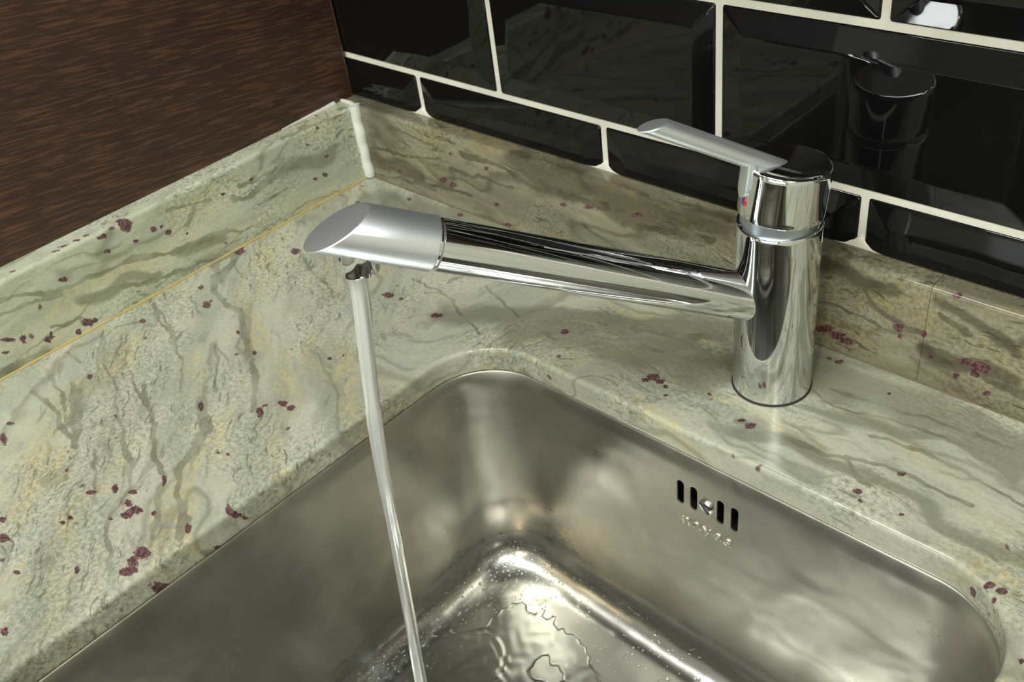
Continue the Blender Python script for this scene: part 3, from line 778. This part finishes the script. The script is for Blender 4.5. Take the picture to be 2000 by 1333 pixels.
# ------------------------------------------------------------------ faucet
AZ = math.radians(-123.0)
FX, FY = 0.4635, -0.0503
U = Vector((math.cos(AZ), math.sin(AZ), 0)); Zv = Vector((0, 0, 1)); Sv = Zv.cross(U)
faucet = empty('kitchen_faucet', (FX, FY, 0))
tag(faucet, 'chrome single-lever kitchen faucet running, its spout angled up over the sink', 'faucet')
def fob(name, vs, fs, mat, parent=None, frame=None, **kw):
    """geometry given in faucet axes (u outward along spout, s sideways, z up)"""
    fr = frame or Matrix.Identity(4)
    out = []
    for v in vs:
        q = fr @ Vector(v)
        out.append(tuple(U * q[0] + Sv * q[1] + Zv * q[2]))
    return mesh_obj(name, out, fs, mat, parent or faucet, **kw)
RB = 0.0245
vs, fs = lathe([(RB - 0.0012, 0.0), (RB + 0.0006, 0.0002), (RB + 0.0006, 0.0012), (RB - 0.001, 0.0014)], 96)
fob('base_gasket', vs, fs, M_rubber)
vs, fs = lathe([(RB - 0.0006, 0.0012), (RB, 0.0018)] + [(RB, z) for z in np.linspace(0.004, 0.118, 12)] + [(RB, 0.1200), (RB - 0.0004, 0.1208), (RB - 0.0012, 0.1212)], 128)
fob('body', vs, fs, M_chrome)
vs, fs = lathe([(RB - 0.0022, 0.118), (RB - 0.0022, 0.1285)], 96)
ring = fob('collar_ring', vs, fs, M_satin_ring)
# head, tilted back because the lever is lifted
TILT = math.radians(-6.0)
HF = Matrix.Translation((0, 0, 0.1228)) @ Matrix.Rotation(TILT, 4, 'Y')
vs, fs = lathe([(RB - 0.0016, 0.0038), (RB - 0.0003, 0.0042), (RB, 0.0052)] + [(RB, z) for z in np.linspace(0.008, 0.031, 6)] + [(RB, 0.0330), (RB - 0.0005, 0.0340), (RB - 0.0014, 0.0346), (RB - 0.003, 0.0348)], 128)
head = fob('cap', vs, fs, M_chrome, frame=HF)
head['label'] = 'chrome cap tilted back under the lever'

def frame_axis(el):
    e = Vector((math.cos(el), 0, math.sin(el))); nrm = Vector((-math.sin(el), 0, math.cos(el))); sd = Vector((0, 1, 0))
    return e, nrm, sd
def rod(start, el, prof, cut=None, n=64):
    """prof: list of (s, radius); cut(phi)->s end for oblique face"""
    e, nr, sd = frame_axis(el); S = Vector(start); rings = []
    ph = [2 * math.pi * i / n for i in range(n)]
    for s, r in prof:
        rings.append([tuple(S + e * s + (nr * math.cos(p) + sd * math.sin(p)) * r) for p in ph])
    if cut:
        c0, k, r = cut
        for ins, back in ((0.0, 0.0009), (0.0004, 0.0002), (0.0012, 0.0)):
            rings.append([tuple(S + e * (c0 - k * math.cos(p) * (r - ins) - back) + (nr * math.cos(p) + sd * math.sin(p)) * (r - ins)) for p in ph])
    return loft(rings)
SE = math.radians(25.5); S0 = (0, 0, 0.0635); RS = 0.01435
vs, fs = rod(S0, SE, [(0.006, RS)] + [(s, RS) for s in np.linspace(0.02, 0.212, 12)] + [(0.2155, RS), (0.2163, RS - 0.0010), (0.2185, RS - 0.0010)])
spout = fob('spout', vs, fs, M_chrome)
RC = 0.0150
vs, fs = rod(S0, SE, [(0.2174, RC - 0.0014), (0.2176, RC - 0.0006), (0.2184, RC), (0.2300, RC), (0.236, RC)], (0.2695, 0.93, RC))
tip = fob('spout_tip', vs, fs, M_satin, parent=spout)
tip['label'] = 'satin grey slanted end of the spout'
AL = math.radians(-8)      # lean of the aerator
AF = Matrix.Translation((0.2378, 0, 0.1530)) @ Matrix.Rotation(AL, 4, 'Y')
vs, fs = lathe([(0.0112, 0.018), (0.0120, 0.016), (0.0124, 0.0016), (0.0120, 0.0004), (0.0104, 0.0), (0.0098, 0.0022), (0.003, 0.0022)], 64)
aer = fob('aerator', vs, fs, M_chrome, parent=spout, frame=AF)

# lever: a rod rising from the cap with a short neck down its side
LE = math.radians(24.5)
vs, fs = rod((0.0142, 0, 0.0348), LE, [(-0.0125, 0.0055), (0.0, 0.0055), (0.02, 0.0055), (0.05, 0.0055), (0.058, 0.0055)], (0.0738, 1.25, 0.0055), 48)
lever = fob('lever', vs, fs, M_satin, frame=HF)
lever['label'] = 'satin grey lever handle'
def neck():
    rings = []
    w = 0.0055
    for z in np.linspace(0.0, 1.0, 14):
        zz = 0.0165 + 0.0215 * z
        k = 1.0 if z > 0.25 else math.sqrt(max(0.05, 1 - ((0.25 - z) / 0.25) ** 2))
        rg = []
        for i in range(24):
            a = 2 * math.pi * i / 24
            cu = math.copysign(abs(math.cos(a)) ** 0.3, math.cos(a)); su = math.copysign(abs(math.sin(a)) ** 0.3, math.sin(a))
            y = w * k * su
            x = math.sqrt(RB ** 2 - (w * k) ** 2) - 0.0006 + 0.0030 * cu
            rg.append((x, y, zz))
        rings.append(rg)
    return loft(rings)
vs, fs = neck()
nk = fob('lever_neck', vs, fs, M_satin, parent=lever, frame=HF)
def dot(name, a0, a1, mat):
    r = 0.0024; zc = 0.0138; vs = []
    for d in (0.0, 0.0004):
        for i in range(17):
            a = math.radians(a0 + (a1 - a0) * i / 16)
            y = 0.0018 + r * math.cos(a); z = zc + r * math.sin(a)
            vs.append((math.sqrt(RB ** 2 - y * y) - 0.0001 + d, y, z))
    fs = [tuple(range(17, 34)), tuple(range(16, -1, -1))] + [(i, i + 1, i + 18, i + 17) for i in range(16)] + [(16, 0, 17, 33)]
    return fob(name, vs, fs, mat, parent=head, frame=HF, smooth=False)
dot('hot_marker', -90, 90, M_red)['label'] = 'red dot'
dot('cold_marker', 90, 270, M_blue)['label'] = 'blue dot'

# ------------------------------------------------------------------ water
def stream():
    # (distance from faucet axis, height, radius)
    key = [(0.2382, 0.1565, 0.0050), (0.2391, 0.140, 0.0050), (0.2420, 0.118, 0.0049), (0.2455, 0.090, 0.0046), (0.2490, 0.060, 0.0042), (0.2530, 0.020, 0.0037), (0.2565, -0.03, 0.0034), (0.2600, -0.08, 0.0034), (0.2640, -0.14, 0.0035), (0.2695, -0.2178, 0.0040)]
    K = np.array(key); zz = np.linspace(K[0, 1], K[-1, 1], 120)
    u = np.interp(-zz, -K[:, 1], K[:, 0]); r = np.interp(-zz, -K[:, 1], K[:, 2])
    ker = np.ones(9) / 9
    us = np.convolve(np.pad(u, 4, 'edge'), ker, 'valid'); r = np.convolve(np.pad(r, 4, 'edge'), ker, 'valid')
    rings = []; n = 36
    for i, z in enumerate(zz):
        rg = []
        for k in range(n):
            a = 2 * math.pi * k / n
            tw = a + z * 9
            rr = r[i] * (1 + 0.055 * math.sin(3 * tw) + 0.035 * math.sin(7 * a + z * 22) + 0.025 * math.sin(z * 55 + a) * (1 if i > 10 else 0))
            fl = 1.12 if z < 0.06 else 1.0
            rg.append((us[i] + rr * math.cos(a) * fl, rr * math.sin(a), z))
        rings.append(rg)
    vs, fs = loft(rings)
    out = [tuple(U * v[0] + Sv * v[1] + Zv * v[2] + Vector((FX, FY, 0))) for v in vs]
    o = mesh_obj('water_stream', out, fs, M_stream, sharp=None)
    return tag(o, 'thin pale stream of water falling from the faucet into the sink', 'water')
stream()
LAND = Vector((FX, FY, 0)) + U * 0.2695

def floor_z(x, y):
    c = np.array((0.46, -0.32)); d = np.hypot(x - c[0], y - c[1])
    t = np.clip(1 - (d - 0.045) / 0.13, 0, 1)
    return FZ - 0.006 * t * t

def film():
    ringp = [(0.3112, -0.2051), (0.2921, -0.2297), (0.2801, -0.2463), (0.2745, -0.2679), (0.2755, -0.2887), (0.281, -0.31), (0.295, -0.335), (0.32, -0.35), (0.36, -0.36), (0.40, -0.36), (0.45, -0.34), (0.45, -0.25),
             (0.4142, -0.1866), (0.4073, -0.1817), (0.3976, -0.1794), (0.3954, -0.1755), (0.3860, -0.1703), (0.3800, -0.1692), (0.3752, -0.1671), (0.3712, -0.1673), (0.3653, -0.1701), (0.3616, -0.1670), (0.3591, -0.1702),
             (0.3534, -0.1698), (0.3509, -0.1657), (0.3490, -0.1620), (0.3477, -0.1657), (0.3461, -0.1688), (0.3413, -0.1695), (0.3387, -0.1641), (0.3355, -0.1641), (0.3362, -0.1673), (0.3349, -0.1720), (0.3290, -0.1729),
             (0.3237, -0.1695), (0.3187, -0.1689), (0.3132, -0.1751), (0.3109, -0.1931)]
    isl = [(0.3695, -0.2150), (0.3641, -0.2103), (0.3642, -0.2046), (0.3637, -0.1959), (0.3680, -0.1936), (0.3752, -0.1982), (0.3800, -0.1967), (0.3858, -0.1976), (0.3915, -0.2019), (0.3869, -0.2094), (0.3766, -0.2121)]
    st = 0.0007
    xs = np.arange(0.268, 0.452, st); ys = np.arange(-0.365, -0.158, st)
    XX, YY = np.meshgrid(xs, ys); P = np.c_[XX.ravel(), YY.ravel()]
    def sdf(poly):
        d = np.full(len(P), 9.0); inside = np.zeros(len(P), bool)
        for a, b in zip(poly, poly[1:] + poly[:1]):
            d = np.minimum(d, seg_dist(P, a, b))
            c = ((a[1] > P[:, 1]) != (b[1] > P[:, 1])) & (P[:, 0] < (b[0] - a[0]) * (P[:, 1] - a[1]) / (b[1] - a[1] + 1e-12) + a[0])
            inside ^= c
        return np.where(inside, d, -d)
    s = np.minimum(sdf(ringp), -sdf(isl))
    s = s + 0.0008 * np.sin(P[:, 0] * 600) * np.sin(P[:, 1] * 520)
    h = 0.0014 * np.sqrt(np.clip(1 - np.clip(1 - s / 0.0026, 0, 1) ** 2, 0, 1))
    R = np.hypot(P[:, 0] - LAND.x, P[:, 1] - LAND.y)
    th = np.arctan2(P[:, 1] - LAND.y, P[:, 0] - LAND.x)
    jr = 0.044 + 0.026 * np.clip(np.cos(th - 1.6), 0, 1) ** 2
    thin = np.clip((R - jr) / 0.006, 0, 1)
    h = h * (0.45 + 0.55 * thin)
    bump = np.exp(-((R - jr) / 0.004) ** 2)
    h += bump * (0.0006 + 0.0007 * np.sin(th * 27 + 3 * np.sin(th * 7)) * np.cos((R - jr) * 700)) * np.clip(s / 0.003, 0, 1)
    h += np.clip(s / 0.004, 0, 1) * 0.00007 * (np.sin(P[:, 0] * 410 + 3 * np.sin(P[:, 1] * 190)) + np.sin(P[:, 1] * 530 + 2 * np.sin(P[:, 0] * 260))) * (0.4 + thin)
    h += (R < jr) * 0.00018 * np.sin(th * 22 + R * 60)
    # the film climbs the rounded foot of the left wall a little
    lift = np.clip((CX0 + 0.003 + FR) - P[:, 0], 0, FR)
    base = floor_z(P[:, 0], P[:, 1]) + (FR - np.sqrt(FR ** 2 - lift ** 2))
    liftb = np.clip(P[:, 1] - (CY1 - 0.003 - FR), 0, FR)
    base += (FR - np.sqrt(FR ** 2 - liftb ** 2))
    z = np.where(s > 0, base + h + 0.0001, base - 0.0006)
    ins = (s > 0).reshape(XX.shape)
    V = np.c_[P, z]; F = []
    ny, nx = XX.shape
    keep = ins[:-1, :-1] | ins[1:, :-1] | ins[:-1, 1:] | ins[1:, 1:]
    jj, ii = np.nonzero(keep)
    a = jj * nx + ii
    F = np.c_[a, a + 1, a + nx + 1, a + nx]
    used = np.unique(F); mp = -np.ones(len(V), int); mp[used] = np.arange(len(used))
    o = mesh_obj('water_puddle', V[used], mp[F], M_water, sharp=None)
    return tag(o, 'shallow clear puddle spreading on the sink floor around the falling stream', 'puddle')
film()

def droplets():
    rs = np.random.RandomState(21)
    base = []
    for k, (r, h) in enumerate(((1.0, -0.15), (0.98, 0.2), (0.80, 0.55), (0.42, 0.80))):
        base.append([(r * math.cos(2 * math.pi * i / 9), r * math.sin(2 * math.pi * i / 9), h) for i in range(9)])
    bv, bf = loft(base, False, True)
    bv = np.array(bv)
    VS, FS = [], []
    def put(p, nrm, r):
        nrm = Vector(nrm).normalized()
        q = nrm.to_track_quat('Z', 'Y').to_matrix()
        sc = np.array((r * (0.8 + 0.4 * rs.rand()), r * (0.8 + 0.4 * rs.rand()), r * 0.9))
        w = (np.array(q) @ (bv * sc).T).T + np.array(p)
        b = sum(len(x) for x in VS)
        VS.append(w); FS.extend([tuple(i + b for i in f) for f in bf])
    def rad(): return 0.00045 + 0.00055 * rs.rand() ** 2.0 + (0.0006 if rs.rand() < 0.05 else 0)
    # foot of the left wall and of the rear wall, along the fillet
    for _ in range(900):
        y = -0.15 - 0.20 * rs.rand() ** 0.9
        a = math.pi / 2 * np.clip(0.35 + 0.4 * rs.randn(), 0.0, 1.25)
        if a <= math.pi / 2:
            x = CX0 + 0.0033 + FR * (1 - math.cos(a)); z = FZ + FR - FR * math.sin(a)
            nr = (math.cos(a), 0, math.sin(a))
        else:
            x = CX0 + 0.0033 + FR + (a - math.pi / 2) * 0.03; z = FZ; nr = (0, 0, 1)
        if y > CY1 - CR: continue
        put((x, y, z), nr, rad())
    for _ in range(330):
        x = 0.31 + 0.16 * rs.rand() ** 1.6
        a = math.pi / 2 * np.clip(0.45 + 0.4 * rs.randn(), 0.0, 1.3)
        if a <= math.pi / 2:
            y = CY1 - 0.0033 - FR * (1 - math.cos(a)); z = FZ + FR - FR * math.sin(a); nr = (0, -math.cos(a), math.sin(a))
        else:
            y = CY1 - 0.0033 - FR - (a - math.pi / 2) * 0.03; z = FZ; nr = (0, 0, 1)
        put((x, y, z), nr, rad())
    # the rounded inner corner
    for _ in range(420):
        t = math.radians(90 + 90 * rs.rand())
        a = math.pi / 2 * np.clip(0.5 + 0.42 * rs.randn(), 0.0, 1.45)
        ia = FR * (1 - math.cos(min(a, math.pi / 2)))
        ri = CR - 0.003 - 0.35 * ia; ins = 0.0033 + ia
        rr = ri
        if a <= math.pi / 2:
            z = FZ + FR - FR * math.sin(a); nr = (math.cos(t) * -math.cos(a), math.sin(t) * -math.cos(a), math.sin(a) + 0.05)
        else:
            rr = ri - (a - math.pi / 2) * 0.035; z = FZ; nr = (0, 0, 1)
        put((CX0 + ins + ri + rr * math.cos(t), CY1 - ins - ri + rr * math.sin(t), z), nr, rad())
    # a few on the dry floor right of the puddle and on the walls
    for _ in range(70):
        x = 0.38 + 0.2 * rs.rand(); y = -0.146 - 0.03 * rs.rand()
        put((x, y, floor_z(x, y)), (0, 0, 1), rad())
    o = mesh_obj('water_droplets', np.concatenate(VS), FS, M_water, sharp=None)
    return tag(o, 'tiny water droplets splashed over the lower walls of the sink', 'water drops', kind='stuff')
droplets()

# ------------------------------------------------------------------ unseen cabinet added over the worktop (above the frame; shades the rear of the worktop)
wc = empty('shading_cabinet', (0.6, TW - 0.17, 0.62))
tag(wc, 'unseen dark wood cabinet added above the worktop to shade its rear', 'cabinet')
o = box('carcass', (-0.0200, -0.30, 0.62), (1.25, TW - 0.0045, 1.25), M_wood, None, 0.001); adopt(o, wc)
for k in range(2):
    o = box('door', (-0.018 + 0.634 * k, -0.320, 0.622), (0.612 + 0.634 * k, -0.301, 1.248), M_wood, None, 0.001); adopt(o, wc)
